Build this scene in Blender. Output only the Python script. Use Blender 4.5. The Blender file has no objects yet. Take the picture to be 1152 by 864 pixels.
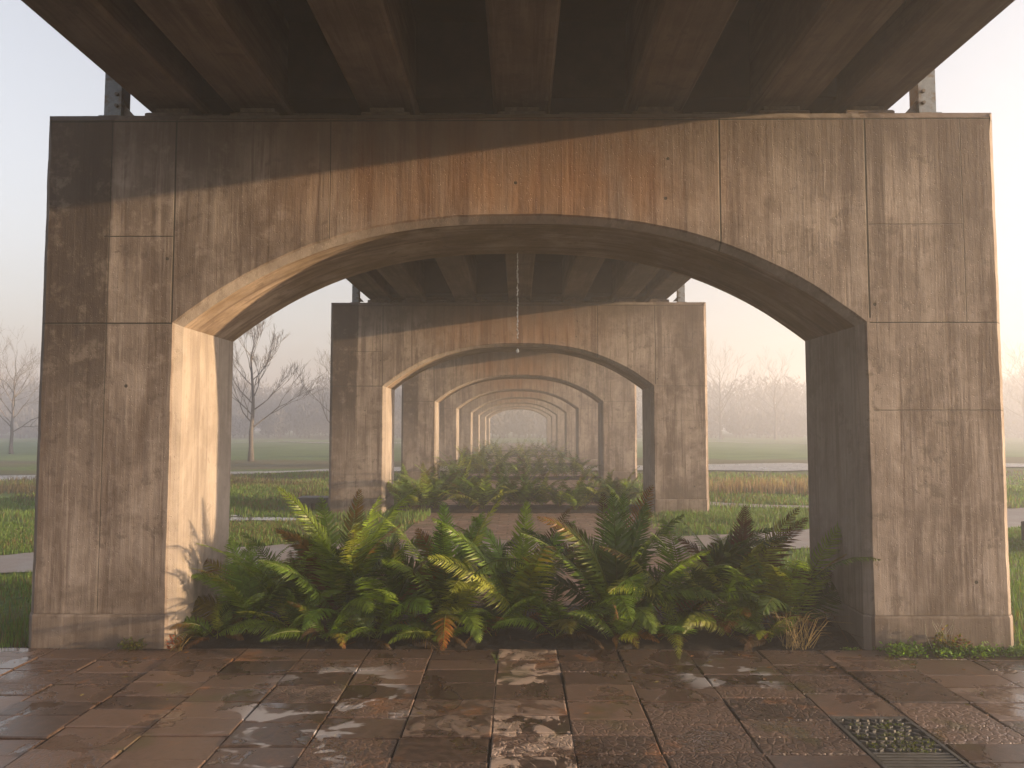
import bpy, math, random
import numpy as np
from mathutils import Vector

R = math.radians
C = bpy.context.scene.collection
sc = bpy.context.scene

# ------------------------------------------------------------------ camera, world, sun, exposure
CAM = (0.0, -5.35, 1.6)
cd = bpy.data.cameras.new('camera'); cam = bpy.data.objects.new('camera', cd); C.objects.link(cam)
cam.location = CAM
cam.rotation_euler = (R(90 + 3.35), 0, R(0.49))
cd.sensor_width = 36; cd.lens = 25.6; cd.clip_start = 0.05; cd.clip_end = 2000
sc.camera = cam

SUN = Vector((1.0, -0.142, 0.137)).normalized()
SUN_EL = math.asin(SUN.z)
SUN_ROT = math.atan2(SUN.x, SUN.y)
w = bpy.data.worlds.new('World'); sc.world = w; w.use_nodes = True
nt = w.node_tree; nt.nodes.clear()
sky = nt.nodes.new('ShaderNodeTexSky'); sky.sky_type = 'NISHITA'; sky.sun_disc = False
sky.sun_elevation = SUN_EL; sky.sun_rotation = SUN_ROT
sky.altitude = 0; sky.air_density = 1.0; sky.dust_density = 5.0; sky.ozone_density = 1.0
bg = nt.nodes.new('ShaderNodeBackground'); bg.inputs[1].default_value = 0.104
wo = nt.nodes.new('ShaderNodeOutputWorld')
hs = nt.nodes.new('ShaderNodeHueSaturation'); hs.inputs['Saturation'].default_value = 0.38
tm = nt.nodes.new('ShaderNodeMix'); tm.data_type = 'RGBA'; tm.blend_type = 'MULTIPLY'; tm.inputs[0].default_value = 1.0
tm.inputs[7].default_value = (1.0, 0.985, 1.02, 1)
nt.links.new(sky.outputs[0], hs.inputs['Color']); nt.links.new(hs.outputs[0], tm.inputs[6]); nt.links.new(tm.outputs[2], bg.inputs[0]); nt.links.new(bg.outputs[0], wo.inputs[0])

sl = bpy.data.lights.new('sun', 'SUN'); sl.energy = 5.0; sl.angle = R(0.6); sl.color = (1.0, 0.68, 0.37)
so = bpy.data.objects.new('sun', sl); C.objects.link(so)
so.rotation_euler = SUN.to_track_quat('Z', 'Y').to_euler()

sc.view_settings.view_transform = 'Standard'; sc.view_settings.look = 'None'
sc.view_settings.gamma = 1; sc.view_settings.exposure = 2.17
HAZE_DENSITY = 0.0090
HAZE_COLOR = (0.84, 0.875, 0.98, 1)
HAZE_G = 0.28
sc.render.engine = 'CYCLES'
cy = sc.cycles
cy.use_denoising = True
try: cy.denoiser = 'OPENIMAGEDENOISE'
except Exception: pass
cy.volume_bounces = 0; cy.max_bounces = 4; cy.diffuse_bounces = 3; cy.glossy_bounces = 2
cy.transmission_bounces = 4; cy.transparent_max_bounces = 8
cy.use_adaptive_sampling = True; cy.adaptive_threshold = 0.02
cy.sample_clamp_indirect = 6.0

# ------------------------------------------------------------------ helpers
def tag(o, label=None, cat=None, group=None, kind=None):
    if label: o['label'] = label
    if cat: o['category'] = cat
    if group: o['group'] = group
    if kind: o['kind'] = kind
    return o

def empty(name, loc=(0, 0, 0), rz=0.0):
    o = bpy.data.objects.new(name, None); C.objects.link(o)
    o.empty_display_size = 0.2
    o.location = loc; o.rotation_euler = (0, 0, rz)
    return o

class MB:
    """collects pieces, builds ONE mesh object"""
    def __init__(s): s.v = []; s.f = []; s.c = []; s.m = []; s.n = 0
    def add(s, V, F, col=None, mi=0):
        V = np.asarray(V, float).reshape(-1, 3)
        b = s.n; s.v.append(V); s.n += len(V)
        F = np.asarray(F)
        s.f.extend((F + b).tolist() if F.ndim == 2 and F.dtype != object else [[i + b for i in f] for f in F])
        s.m.extend([mi] * len(F))
        if col is None: col = (0.5, 0.5, 0.5)
        col = np.asarray(col, float)
        if col.ndim == 1: col = np.tile(col, (len(V), 1))
        s.c.append(col)
    def polys(s, V, faces, col=None, mi=0):
        V = np.asarray(V, float).reshape(-1, 3); b = s.n; s.v.append(V); s.n += len(V)
        s.f.extend([[i + b for i in f] for f in faces]); s.m.extend([mi] * len(faces))
        if col is None: col = (0.5, 0.5, 0.5)
        s.c.append(np.tile(np.asarray(col, float), (len(V), 1)))
    def box(s, x0, x1, y0, y1, z0, z1, c=0.0, col=None, mi=0, jit=None):
        """box with chamfered top edges (c)"""
        if c <= 0:
            V = [(x0,y0,z0),(x1,y0,z0),(x1,y1,z0),(x0,y1,z0),(x0,y0,z1),(x1,y0,z1),(x1,y1,z1),(x0,y1,z1)]
            F = [(0,3,2,1),(4,5,6,7),(0,1,5,4),(1,2,6,5),(2,3,7,6),(3,0,4,7)]
        else:
            V = [(x0,y0,z0),(x1,y0,z0),(x1,y1,z0),(x0,y1,z0),
                 (x0,y0,z1-c),(x1,y0,z1-c),(x1,y1,z1-c),(x0,y1,z1-c),
                 (x0+c,y0+c,z1),(x1-c,y0+c,z1),(x1-c,y1-c,z1),(x0+c,y1-c,z1)]
            F = [(0,3,2,1),(8,9,10,11)]
            for a in range(4):
                b = (a+1) % 4
                F += [(a,b,b+4,a+4),(a+4,b+4,b+8,a+8)]
        V = np.array(V, float)
        if jit is not None: V = jit(V)
        s.polys(V, F, col, mi)
    def tube(s, pts, rad, n=6, col=None, cap=True):
        pts = [Vector(p) for p in pts]; V = []; F = []
        if not hasattr(rad, '__len__'): rad = [rad] * len(pts)
        for i, p in enumerate(pts):
            d = (pts[min(i+1, len(pts)-1)] - pts[max(i-1, 0)]).normalized()
            a = d.cross(Vector((0.13, 0.21, 1)) if abs(d.z) < .9 else Vector((1, 0.1, 0))).normalized(); b = d.cross(a)
            for k in range(n):
                t = 2*math.pi*k/n
                V.append(p + (a*math.cos(t) + b*math.sin(t)) * rad[i])
        for i in range(len(pts)-1):
            for k in range(n):
                k2 = (k+1) % n
                F.append((i*n+k, i*n+k2, (i+1)*n+k2, (i+1)*n+k))
        if cap: F.append(tuple(range(n))[::-1]); F.append(tuple((len(pts)-1)*n+k for k in range(n)))
        s.polys([tuple(v) for v in V], F, col)
    def build(s, name, mats, parent=None, smooth=False, loc=None):
        V = np.concatenate(s.v); col = np.concatenate(s.c)
        me = bpy.data.meshes.new(name); me.from_pydata(V.tolist(), [], s.f); 
        if not isinstance(mats, (list, tuple)): mats = [mats]
        for m in mats: me.materials.append(m)
        if len(mats) > 1: me.polygons.foreach_set('material_index', s.m)
        at = me.color_attributes.new('Col', 'FLOAT_COLOR', 'POINT')
        at.data.foreach_set('color', np.c_[col, np.ones(len(col))].astype('f').ravel())
        if smooth: me.polygons.foreach_set('use_smooth', [True]*len(me.polygons))
        me.update()
        o = bpy.data.objects.new(name, me); C.objects.link(o)
        if parent: o.parent = parent
        if loc: o.location = loc
        return o

def copy_tree(o, loc=None, rz=None, scale=None):
    r = o.copy(); C.objects.link(r)
    if loc is not None: r.location = loc
    if rz is not None: r.rotation_euler = (0, 0, rz)
    if scale is not None: r.scale = scale
    for ch in list(o.children):
        c = ch.copy(); C.objects.link(c); c.parent = r
        for g in list(ch.children):
            d = g.copy(); C.objects.link(d); d.parent = c
    return r

def vnoise(x, y, seed=0):
    x = np.asarray(x, float); y = np.asarray(y, float)
    xi = np.floor(x).astype(int); yi = np.floor(y).astype(int); fx = x-xi; fy = y-yi
    fx = fx*fx*(3-2*fx); fy = fy*fy*(3-2*fy)
    def h(i, j): 
        q = np.sin(i*127.1 + j*311.7 + seed*74.7) * 43758.5453
        return q - np.floor(q)
    return (h(xi,yi)*(1-fx)+h(xi+1,yi)*fx)*(1-fy) + (h(xi,yi+1)*(1-fx)+h(xi+1,yi+1)*fx)*fy

def sstep(a, b, x):
    t = np.clip((np.asarray(x, float)-a)/(b-a), 0, 1); return t*t*(3-2*t)

# node helpers
class NT:
    def __init__(s, name):
        s.m = bpy.data.materials.new(name); s.m.use_nodes = True; s.t = s.m.node_tree
        s.t.nodes.clear()
        s.out = s.t.nodes.new('ShaderNodeOutputMaterial')
        s.bsdf = s.t.nodes.new('ShaderNodeBsdfPrincipled')
        s.t.links.new(s.bsdf.outputs[0], s.out.inputs[0])
    def n(s, ty, **kw):
        nd = s.t.nodes.new('ShaderNode' + ty)
        for k, v in kw.items(): setattr(nd, k, v)
        return nd
    def set(s, sock, v):
        if isinstance(v, bpy.types.NodeSocket): s.t.links.new(v, sock)
        elif isinstance(v, (tuple, list)) and len(v) == 3 and sock.type == 'RGBA': sock.default_value = (*v, 1)
        else: sock.default_value = v
    def math(s, op, a, b=None, c=None, clamp=False):
        nd = s.n('Math', operation=op, use_clamp=clamp); s.set(nd.inputs[0], a)
        if b is not None: s.set(nd.inputs[1], b)
        if c is not None: s.set(nd.inputs[2], c)
        return nd.outputs[0]
    def coord(s, kind='Object'): return s.n('TexCoord').outputs[kind]
    def vmath(s, op, a, b): 
        nd = s.n('VectorMath', operation=op); s.set(nd.inputs[0], a); s.set(nd.inputs[1], b); return nd.outputs[0]
    def noise(s, vec, scale, detail=4, rough=.55, dist=0.0):
        nd = s.n('TexNoise'); s.set(nd.inputs['Vector'], vec); nd.inputs['Scale'].default_value = scale
        nd.inputs['Detail'].default_value = detail; nd.inputs['Roughness'].default_value = rough
        nd.inputs['Distortion'].default_value = dist
        return nd.outputs['Fac']
    def ramp(s, v, a, b, lo=0.0, hi=1.0):
        nd = s.n('MapRange', interpolation_type='SMOOTHSTEP'); s.set(nd.inputs[0], v)
        nd.inputs[1].default_value = a; nd.inputs[2].default_value = b
        nd.inputs[3].default_value = lo; nd.inputs[4].default_value = hi
        return nd.outputs[0]
    def mix(s, f, a, b, mode='MIX'):
        nd = s.n('Mix', data_type='RGBA', blend_type=mode); s.set(nd.inputs[0], f); s.set(nd.inputs[6], a); s.set(nd.inputs[7], b)
        return nd.outputs[2]
    def bump(s, h, dist=0.01, strength=1.0, normal=None):
        nd = s.n('Bump'); nd.inputs['Strength'].default_value = strength; nd.inputs['Distance'].default_value = dist
        s.set(nd.inputs['Height'], h)
        if normal: s.set(nd.inputs['Normal'], normal)
        return nd.outputs[0]
    def base(s, col=None, rough=None, normal=None, spec=None):
        if col is not None: s.set(s.bsdf.inputs['Base Color'], col)
        if rough is not None: s.set(s.bsdf.inputs['Roughness'], rough)
        if normal is not None: s.set(s.bsdf.inputs['Normal'], normal)
        if spec is not None: s.set(s.bsdf.inputs['Specular IOR Level'], spec)
        return s.m

TH = 1.07; OPH = 2.51
def concrete(name, kind):
    """kind: 'face' vertical board marks with joints and stains; 'soffit' boards run along x; 'beam' boards along y"""
    t = NT(name); co = t.coord()
    oi = t.n('ObjectInfo')
    off = t.n('CombineXYZ'); t.set(off.inputs[0], t.math('MULTIPLY', oi.outputs['Random'], 37.0)); t.set(off.inputs[1], t.math('MULTIPLY', oi.outputs['Random'], 11.0))
    cs = t.vmath('ADD', co, off.outputs[0])
    sx = {'face': (1, 1, .045), 'soffit': (.045, 1, .10), 'beam': (1, .04, 1)}[kind]
    st = t.vmath('MULTIPLY', cs, sx)
    fine = t.noise(st, 42, 3, .7)
    med = t.noise(st, 9, 4, .7, .3)
    wide = t.noise(t.vmath('MULTIPLY', cs, {'face': (1, 1, .22), 'soffit': (.25, 1, .3), 'beam': (1, .2, 1)}[kind]), 2.6, 5, .6, .4)
    blot = t.noise(cs, 1.7, 4, .68, .5)
    blot2 = t.noise(cs, 6.5, 5, .72, .2)
    grit = t.noise(cs, 120, 1, .6)
    col = t.mix(t.ramp(blot, .32, .68), (.205, .165, .142), (.41, .35, .31))
    col = t.mix(t.math('MULTIPLY', t.ramp(med, .38, .52, 1, 0), .75), col, (.135, .100, .082))
    col = t.mix(t.math('MULTIPLY', t.ramp(fine, .50, .70), .50), col, (.46, .405, .37))
    col = t.mix(t.math('MULTIPLY', t.ramp(wide, .50, .68), .62), col, (.125, .092, .075))
    col = t.mix(t.math('MULTIPLY', t.ramp(blot2, .50, .72), .42), col, (.50, .445, .41))
    col = t.mix(t.math('MULTIPLY', t.ramp(blot2, .45, .34), .62), col, (.115, .088, .074))
    col = t.mix(t.math('MULTIPLY', t.ramp(grit, .60, .74), .22), col, (.12, .09, .075))
    sep = t.n('SeparateXYZ'); t.set(sep.inputs[0], co); X, Y, Z = sep.outputs
    bumpex = None
    if kind == 'face':
        # warm iron staining near the crown of the arch
        iron = t.math('MULTIPLY', t.ramp(t.math('ABSOLUTE', t.math('ADD', X, 0.1)), 0.5, 2.3, 1, 0), t.ramp(Z, 2.75, 3.45))
        iron = t.math('MULTIPLY', iron, t.ramp(wide, .30, .62, .35, .95))
        col = t.mix(iron, col, t.mix(t.ramp(med, .35, .6), (.20, .095, .045), (.34, .19, .105)))
        # dark weather streak at the left edge, patches of it broken away
        wob = t.math('MULTIPLY', t.math('SUBTRACT', t.noise(st, 5, 3), .5), .16)
        left = t.ramp(t.math('ADD', X, wob), -3.08, -3.04, 1, 0)
        left = t.math('MULTIPLY', left, t.ramp(t.math('ADD', Z, t.math('MULTIPLY', t.math('SUBTRACT', blot, .5), 3.0)), 0.6, 2.5))
        left = t.math('MULTIPLY', left, t.ramp(blot2, .66, .50, .62, 1))
        col = t.mix(t.math('MULTIPLY', left, .86), col, (.050, .036, .030))
        # right side streak
        rs = t.math('MULTIPLY', t.ramp(t.math('ABSOLUTE', t.math('SUBTRACT', t.math('ADD', X, wob), 3.28)), .10, .22, 1, 0), t.ramp(Z, 2.0, 3.2))
        rs = t.math('MAXIMUM', rs, t.math('MULTIPLY', t.ramp(t.math('ABSOLUTE', t.math('SUBTRACT', X, 2.68)), .035, .05, 1, 0), t.ramp(Z, 2.35, 3.1)))
        col = t.mix(t.math('MULTIPLY', rs, .62), col, (.115, .088, .074))
        # damp and splash at the base, soot drips from the top
        damp = t.ramp(t.math('ADD', Z, t.math('MULTIPLY', t.math('SUBTRACT', blot, .5), 1.4)), .08, .62, 1, 0)
        col = t.mix(t.math('MULTIPLY', damp, .58), col, (.125, .095, .072))
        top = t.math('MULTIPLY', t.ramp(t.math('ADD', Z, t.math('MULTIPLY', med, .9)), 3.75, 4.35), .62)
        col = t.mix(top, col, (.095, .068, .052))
        # joints
        J = None
        def vline(x0, za, zb, wd=.006):
            a = t.ramp(t.math('ABSOLUTE', t.math('SUBTRACT', X, x0)), wd*.6, wd*1.4, 1, 0)
            return t.math('MULTIPLY', a, t.math('MULTIPLY', t.math('GREATER_THAN', Z, za), t.math('LESS_THAN', Z, zb)))
        def hline(z0, xa, xb, wd=.006):
            a = t.ramp(t.math('ABSOLUTE', t.math('SUBTRACT', Z, z0)), wd*.6, wd*1.4, 1, 0)
            return t.math('MULTIPLY', a, t.math('MULTIPLY', t.math('GREATER_THAN', X, xa), t.math('LESS_THAN', X, xb)))
        for l in (vline(-2.575, 2.37, 3.91), vline(1.505, 2.9, 3.91), vline(2.59, 2.4, 3.91, .007), vline(-1.41, 3.0, 3.91, .003),
                  hline(2.365, -4, -2.57), hline(2.365, 2.59, 4, .004), hline(3.02, -3.1, -2.575, .004), hline(1.72, 2.6, 4, .0025), hline(3.10, 2.6, 3.3, .0025), vline(3.30, 2.37, 3.9, .0025), vline(-3.06, .24, 3.9, .0025), hline(3.90, -4, 4, .005)):
            J = l if J is None else t.math('MAXIMUM', J, l)
        # tie holes
        for (hx, hz) in ((-2.62, 2.85), (-.02, 3.42), (2.63, 2.5), (3.3, .48), (-2.9, 1.9), (1.1, 3.3), (1.12, 3.6)):
            d = t.math('SQRT', t.math('ADD', t.math('POWER', t.math('SUBTRACT', X, hx), 2.0), t.math('POWER', t.math('SUBTRACT', Z, hz), 2.0)))
            J = t.math('MAXIMUM', J, t.math('LESS_THAN', d, .013))
        col = t.mix(t.math('MULTIPLY', J, .9), col, (.03, .034, .028))
        bumpex = J
    if kind == 'soffit':
        mossy = t.noise(cs, 2.2, 5)
        col = t.mix(t.math('MULTIPLY', t.ramp(mossy, .4, .65), .5), col, (.16, .115, .06))
    if kind == 'beam':
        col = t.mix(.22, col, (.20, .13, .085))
    # board edges: shallow random steps
    bx = {'face': t.math('ADD', X, Y), 'soffit': Y, 'beam': t.math('ADD', X, Z)}[kind]
    fl = t.math('FLOOR', t.math('DIVIDE', bx, .083))
    wn = t.n('TexWhiteNoise', noise_dimensions='1D'); t.set(wn.inputs['W'], fl)
    col = t.mix(t.math('MULTIPLY', wn.outputs['Value'], .26), col, (.11, .085, .07))
    if kind == 'face':
        # sheltered faces of the opening: cleaner concrete, painted paler to carry the sunlit look
        ins = t.math('MULTIPLY', t.math('MULTIPLY', t.math('GREATER_THAN', Y, .012), t.math('LESS_THAN', Y, TH-.012)), t.math('LESS_THAN', t.math('ABSOLUTE', X), OPH+.06))
        col = t.mix(ins, t.mix(1.0, col, (.83, .82, .81), 'MULTIPLY'), t.mix(.35, t.mix(1.0, col, (.78, .78, .78), 'MULTIPLY'), (.30, .275, .255)))
    elif kind == 'soffit': col = t.mix(1.0, col, (1.0, .93, .84), 'MULTIPLY')
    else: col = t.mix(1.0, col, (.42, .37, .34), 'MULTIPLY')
    vor = t.n('TexVoronoi'); t.set(vor.inputs['Vector'], cs); vor.inputs['Scale'].default_value = 34
    pit = t.ramp(vor.outputs['Distance'], .05, .16, -1, 0)
    h = t.math('ADD', t.math('MULTIPLY', fine, .5), t.math('MULTIPLY', med, .6))
    h = t.math('ADD', h, t.math('MULTIPLY', wn.outputs['Value'], .35))
    h = t.math('ADD', h, t.math('MULTIPLY', grit, .25))
    h = t.math('ADD', h, t.math('MULTIPLY', blot2, .9))
    h = t.math('ADD', h, t.math('MULTIPLY', pit, .7))
    if bumpex is not None: h = t.math('SUBTRACT', h, t.math('MULTIPLY', bumpex, .5))
    return t.base(col, t.ramp(blot2, .3, .7, .72, .95), t.bump(h, .0045, .8), .35)

M = {}
M['face'] = concrete('board_marked_concrete', 'face')
M['soffit'] = concrete('arch_soffit_concrete', 'soffit')
M['beam'] = concrete('girder_concrete', 'beam')

def simple(name, col, rough=.6, metal=0.0, nscale=12, var=.35, bump=.002, dark=None):
    t = NT(name); co = t.coord(); n1 = t.noise(co, nscale, 6, .65)
    c = t.mix(t.ramp(n1, .3, .7), tuple(x*(1-var) for x in col), tuple(min(1, x*(1+var)) for x in col))
    if dark: c = t.mix(t.ramp(t.noise(co, nscale*.3, 5, .7), .48, .6), c, dark)
    t.bsdf.inputs['Metallic'].default_value = metal
    return t.base(c, t.ramp(n1, .3, .7, rough*.8, min(1, rough*1.2)), t.bump(n1, bump))
M['deck_shade'] = simple('shade_darkened_concrete', (.040, .029, .024), .95, 0, 5, .4, .004)  # near-black tone paints in the shade between the girders
M['steel'] = simple('painted_steel', (.16, .19, .23), .5, .0, 20, .25, .001, (.12, .09, .07))
M['dark_steel'] = simple('dark_steel', (.10, .085, .075), .55, .3, 30)
M['bearing'] = simple('bearing_mortar', (.13, .10, .085), .9, 0, 20)
M['soil'] = simple('dark_soil', (.012, .008, .006), .95, 0, 9, .5, .03)
M['bench'] = simple('dark_stone', (.045, .045, .045), .6, 0, 14)
M['bark'] = simple('bark', (.095, .085, .08), .9, 0, 14, .4, .01)

def foliage(name, trans=.35, rough=.45):
    t = NT(name); a = t.n('Attribute', attribute_name='Col'); 
    n1 = t.noise(t.coord(), 14, 3)
    c = t.mix(t.math('MULTIPLY', t.ramp(n1, .3, .7), .35), a.outputs['Color'], (.02, .03, .008), 'MIX')
    t.base(c, rough, None, .4)
    tr = t.n('BsdfTranslucent'); t.set(tr.inputs[0], t.mix(1.0, c, (1.5, 1.6, .8), 'MULTIPLY'))
    mx = t.n('MixShader'); mx.inputs[0].default_value = trans
    t.t.links.new(t.bsdf.outputs[0], mx.inputs[1]); t.t.links.new(tr.outputs[0], mx.inputs[2]); t.t.links.new(mx.outputs[0], t.out.inputs[0])
    return t.m
M['fern'] = foliage('fern_frond', .38)
M['grass'] = foliage('grass_blade', .35, .6)
M['dry'] = foliage('dry_plant', .3, .8)

# paving stone
def paving_mat():
    t = NT('wet_sandstone_paving'); co = t.coord(); a = t.n('Attribute', attribute_name='Col')
    s3 = t.n('SeparateColor'); t.set(s3.inputs[0], a.outputs['Color']); tone, rough_flag, pale = s3.outputs[0], s3.outputs[1], s3.outputs[2]
    n1 = t.noise(co, 3.1, 7, .65, .4); n2 = t.noise(co, 22, 6, .7, .3); n3 = t.noise(co, 1.1, 4, .6, .6)
    c = t.mix(tone, (.034, .023, .019), (.135, .090, .070))
    c = t.mix(t.math('MULTIPLY', t.ramp(n2, .4, .68), .5), c, (.155, .10, .078))
    c = t.mix(t.math('MULTIPLY', t.ramp(n2, .46, .3), .6), c, (.035, .022, .017))
    rust = t.math('MULTIPLY', t.ramp(t.noise(t.vmath('ADD', co, (7, 3, 0)), 2.3, 5, .7), .58, .68), .55)
    c = t.mix(rust, c, (.22, .10, .045))
    # pale worn centre course: broken patches of light stone
    pm = t.math('MULTIPLY', pale, t.ramp(t.noise(co, 5.0, 4, .6, .8), .47, .53))
    c = t.mix(pm, c, t.mix(n2, (.24, .18, .145), (.40, .31, .26)))
    # blue-white wet reflections painted onto a few stones, mostly left of the middle
    sp = t.n('SeparateXYZ'); t.set(sp.inputs[0], co)
    reg = t.math('MULTIPLY', t.ramp(t.math('ABSOLUTE', t.math('ADD', sp.outputs[0], t.math('MULTIPLY', sp.outputs[1], -.12), ), ), 9, 10, 1, 1), 1.0)
    dl = t.math('ADD', t.math('POWER', t.math('ADD', sp.outputs[0], 1.12), 2.0), t.math('MULTIPLY', t.math('POWER', t.math('ADD', sp.outputs[1], 1.15), 2.0), .35))
    reg = t.ramp(dl, .10, .34, 1, 0)
    dr = t.math('ADD', t.math('POWER', t.math('SUBTRACT', sp.outputs[0], 1.35), 2.0), t.math('MULTIPLY', t.math('POWER', t.math('ADD', sp.outputs[1], .55), 2.0), .8))
    reg = t.math('MAXIMUM', reg, t.ramp(dr, .04, .14, .9, 0))
    sheen = t.math('MULTIPLY', reg, t.ramp(t.noise(t.vmath('MULTIPLY', co, (1, 1.6, 1)), 3.4, 3, .55, .5), .56, .60))
    c = t.mix(t.math('MULTIPLY', sheen, .5), c, (.50, .50, .54))
    moss = t.math('MULTIPLY', t.ramp(t.noise(t.vmath('ADD', co, (1.3, 8, 0)), 1.9, 4), .60, .68), .5)
    c = t.mix(moss, c, (.055, .055, .015))
    wet = t.ramp(n3, .40, .56)
    film = t.ramp(t.noise(co, 2.6, 5, .6, .5), .52, .58)
    wf = t.math('MULTIPLY', film, t.math('SUBTRACT', 1.0, t.math('MULTIPLY', rough_flag, .7)))
    c = t.mix(t.math('MULTIPLY', wf, .65), c, t.mix(.5, c, (.03, .018, .013)))
    rg = t.math('ADD', t.math('MULTIPLY', n2, .34), .20)
    rg = t.math('SUBTRACT', rg, t.math('MULTIPLY', wf, .28)); rg = t.math('ADD', rg, t.math('MULTIPLY', pm, .2))
    rg = t.math('ADD', rg, t.math('MULTIPLY', rough_flag, .12)); rg = t.math('MAXIMUM', rg, .07)
    # riven / carved relief on the rough stones
    vo = t.n('TexVoronoi', feature='DISTANCE_TO_EDGE'); t.set(vo.inputs['Vector'], t.vmath('ADD', co, t.vmath('MULTIPLY', t.n('TexNoise').outputs['Color'], (.05, .05, 0)))); vo.inputs['Scale'].default_value = 26
    carve = t.math('MULTIPLY', t.ramp(vo.outputs['Distance'], .0, .16), rough_flag)
    h = t.math('ADD', t.math('MULTIPLY', n2, t.math('ADD', .35, rough_flag)), t.math('MULTIPLY', carve, .9))
    h = t.math('ADD', h, t.math('MULTIPLY', n1, .8))
    h = t.math('MULTIPLY', h, t.math('SUBTRACT', 1.0, t.math('MULTIPLY', wf, .7)))
    h = t.math('ADD', h, t.math('MULTIPLY', pm, .5))
    return t.base(c, rg, t.bump(h, .006, .85), .5)
M['paving'] = paving_mat()

def brick_path():
    t = NT('brick_paving'); co = t.coord(); b = t.n('TexBrick'); t.set(b.inputs['Vector'], co)
    b.inputs['Scale'].default_value = 1.0; b.inputs['Brick Width'].default_value = .34; b.inputs['Row Height'].default_value = .17
    b.inputs['Mortar Size'].default_value = .012; b.inputs['Color1'].default_value = (.21, .135, .105, 1); b.inputs['Color2'].default_value = (.13, .085, .068, 1); b.inputs['Mortar'].default_value = (.05, .04, .03, 1)
    n = t.noise(co, 4, 6, .7); c = t.mix(t.math('MULTIPLY', t.ramp(n, .4, .65), .6), b.outputs['Color'], (.20, .15, .125))
    c = t.mix(t.math('MULTIPLY', t.ramp(t.noise(co, 1.3, 5, .7), .52, .66), .7), c, (.06, .065, .025))
    return t.base(c, t.ramp(n, .3, .7, .35, .8), t.bump(t.math('ADD', t.math('MULTIPLY', b.outputs['Fac'], -1.0), n), .006), .4)
M['brick'] = brick_path()

def ground_mat():
    t = NT('meadow'); co = t.coord(); sp = t.n('SeparateXYZ'); t.set(sp.inputs[0], co)
    n1 = t.noise(co, .45, 6, .65, .5); n2 = t.noise(co, 5, 7, .75); n3 = t.noise(t.vmath('MULTIPLY', co, (.35, 1, 1)), .8, 5, .6)
    c = t.mix(t.ramp(n2, .35, .65), (.040, .075, .016), (.11, .17, .035))
    c = t.mix(t.math('MULTIPLY', t.ramp(n3, .50, .62), .75), c, (.075, .058, .032))
    c = t.mix(t.math('MULTIPLY', t.ramp(n1, .56, .66), .6), c, (.050, .038, .024))
    # bare brown verge before the road, even green field beyond
    yy = t.math('ADD', sp.outputs[1], t.math('MULTIPLY', t.math('SUBTRACT', n3, .5), 4.0))
    verge = t.math('MULTIPLY', t.ramp(yy, 14.5, 16.0), t.ramp(yy, 20.5, 22.0, 1, 0))
    c = t.mix(t.math('MULTIPLY', verge, .8), c, (.085, .062, .045))
    far = t.ramp(sp.outputs[1], 26, 32)
    c = t.mix(far, c, t.mix(t.ramp(n3, .3, .7), (.055, .10, .030), (.10, .16, .05)))
    tilled = t.math('MULTIPLY', t.ramp(sp.outputs[1], 24.5, 25.5), t.ramp(sp.outputs[1], 30, 32, 1, 0))
    c = t.mix(t.math('MULTIPLY', tilled, .7), c, (.10, .075, .05))
    h = t.math('ADD', n2, t.math('MULTIPLY', n1, 2.0))
    return t.base(c, .9, t.bump(h, .05, .8), .2)
M['ground'] = ground_mat()

def tarmac(name, ca, cb, rough):
    t = NT(name); co = t.coord(); n = t.noise(co, 2.2, 6, .7); g = t.noise(co, 70, 3)
    c = t.mix(t.ramp(n, .3, .7), ca, cb); c = t.mix(t.math('MULTIPLY', g, .3), c, (.08, .07, .065))
    return t.base(c, t.ramp(n, .35, .65, rough*.6, rough), t.bump(g, .003), .5)
M['path'] = tarmac('gravel_path', (.16, .135, .125), (.25, .215, .20), .7)
M['road'] = tarmac('road_asphalt', (.12, .115, .115), (.18, .17, .17), .42)
def water_mat():
    t = NT('still_water'); co = t.coord(); n = t.noise(co, 9, 3)
    return t.base((.03, .028, .022), .06, t.bump(n, .002, .5), .9)
M['water'] = water_mat()

# ------------------------------------------------------------------ terrain, plaza, paths
def gh(x, y):
    x = np.asarray(x, float); y = np.asarray(y, float)
    a = np.maximum(sstep(3.8, 7.5, np.abs(x)) * sstep(0.3, 2.5, y), 0)
    n = (vnoise(x*.55, y*.55, 1)-.5)*.10 + (vnoise(x*.16+5, y*.16, 2)-.5)*.30
    far = sstep(30, 120, np.hypot(x, y)) * (vnoise(x*.02, y*.02, 3)-.4) * .5
    return -.035 + a*n*sstep(-2, 3, y) + far

def axis(lo, hi, dense_lo, dense_hi, d):
    a = list(np.arange(dense_lo, dense_hi+1e-6, d)); s = d; v = dense_hi
    while v < hi: s *= 1.25; v += s; a.append(min(v, hi))
    s = d; v = dense_lo; b = []
    while v > lo: s *= 1.25; v -= s; b.append(max(v, lo))
    return np.array(b[::-1] + a)

def sheet(name, xs, ys, zf, mat, smooth=True):
    X, Y = np.meshgrid(xs, ys); Z = zf(X, Y); nx = len(xs); V = np.c_[X.ravel(), Y.ravel(), Z.ravel()]
    i = np.arange(len(ys)-1)[:, None]*nx + np.arange(nx-1)[None]; i = i.ravel()
    mb = MB(); mb.add(V, np.c_[i, i+1, i+nx+1, i+nx]); return mb.build(name, mat, smooth=smooth)
tag(sheet('ground', axis(-320, 320, -16, 16, .35), axis(-120, 320, -1, 30, .35), gh, M['ground']), kind='structure')

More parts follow.
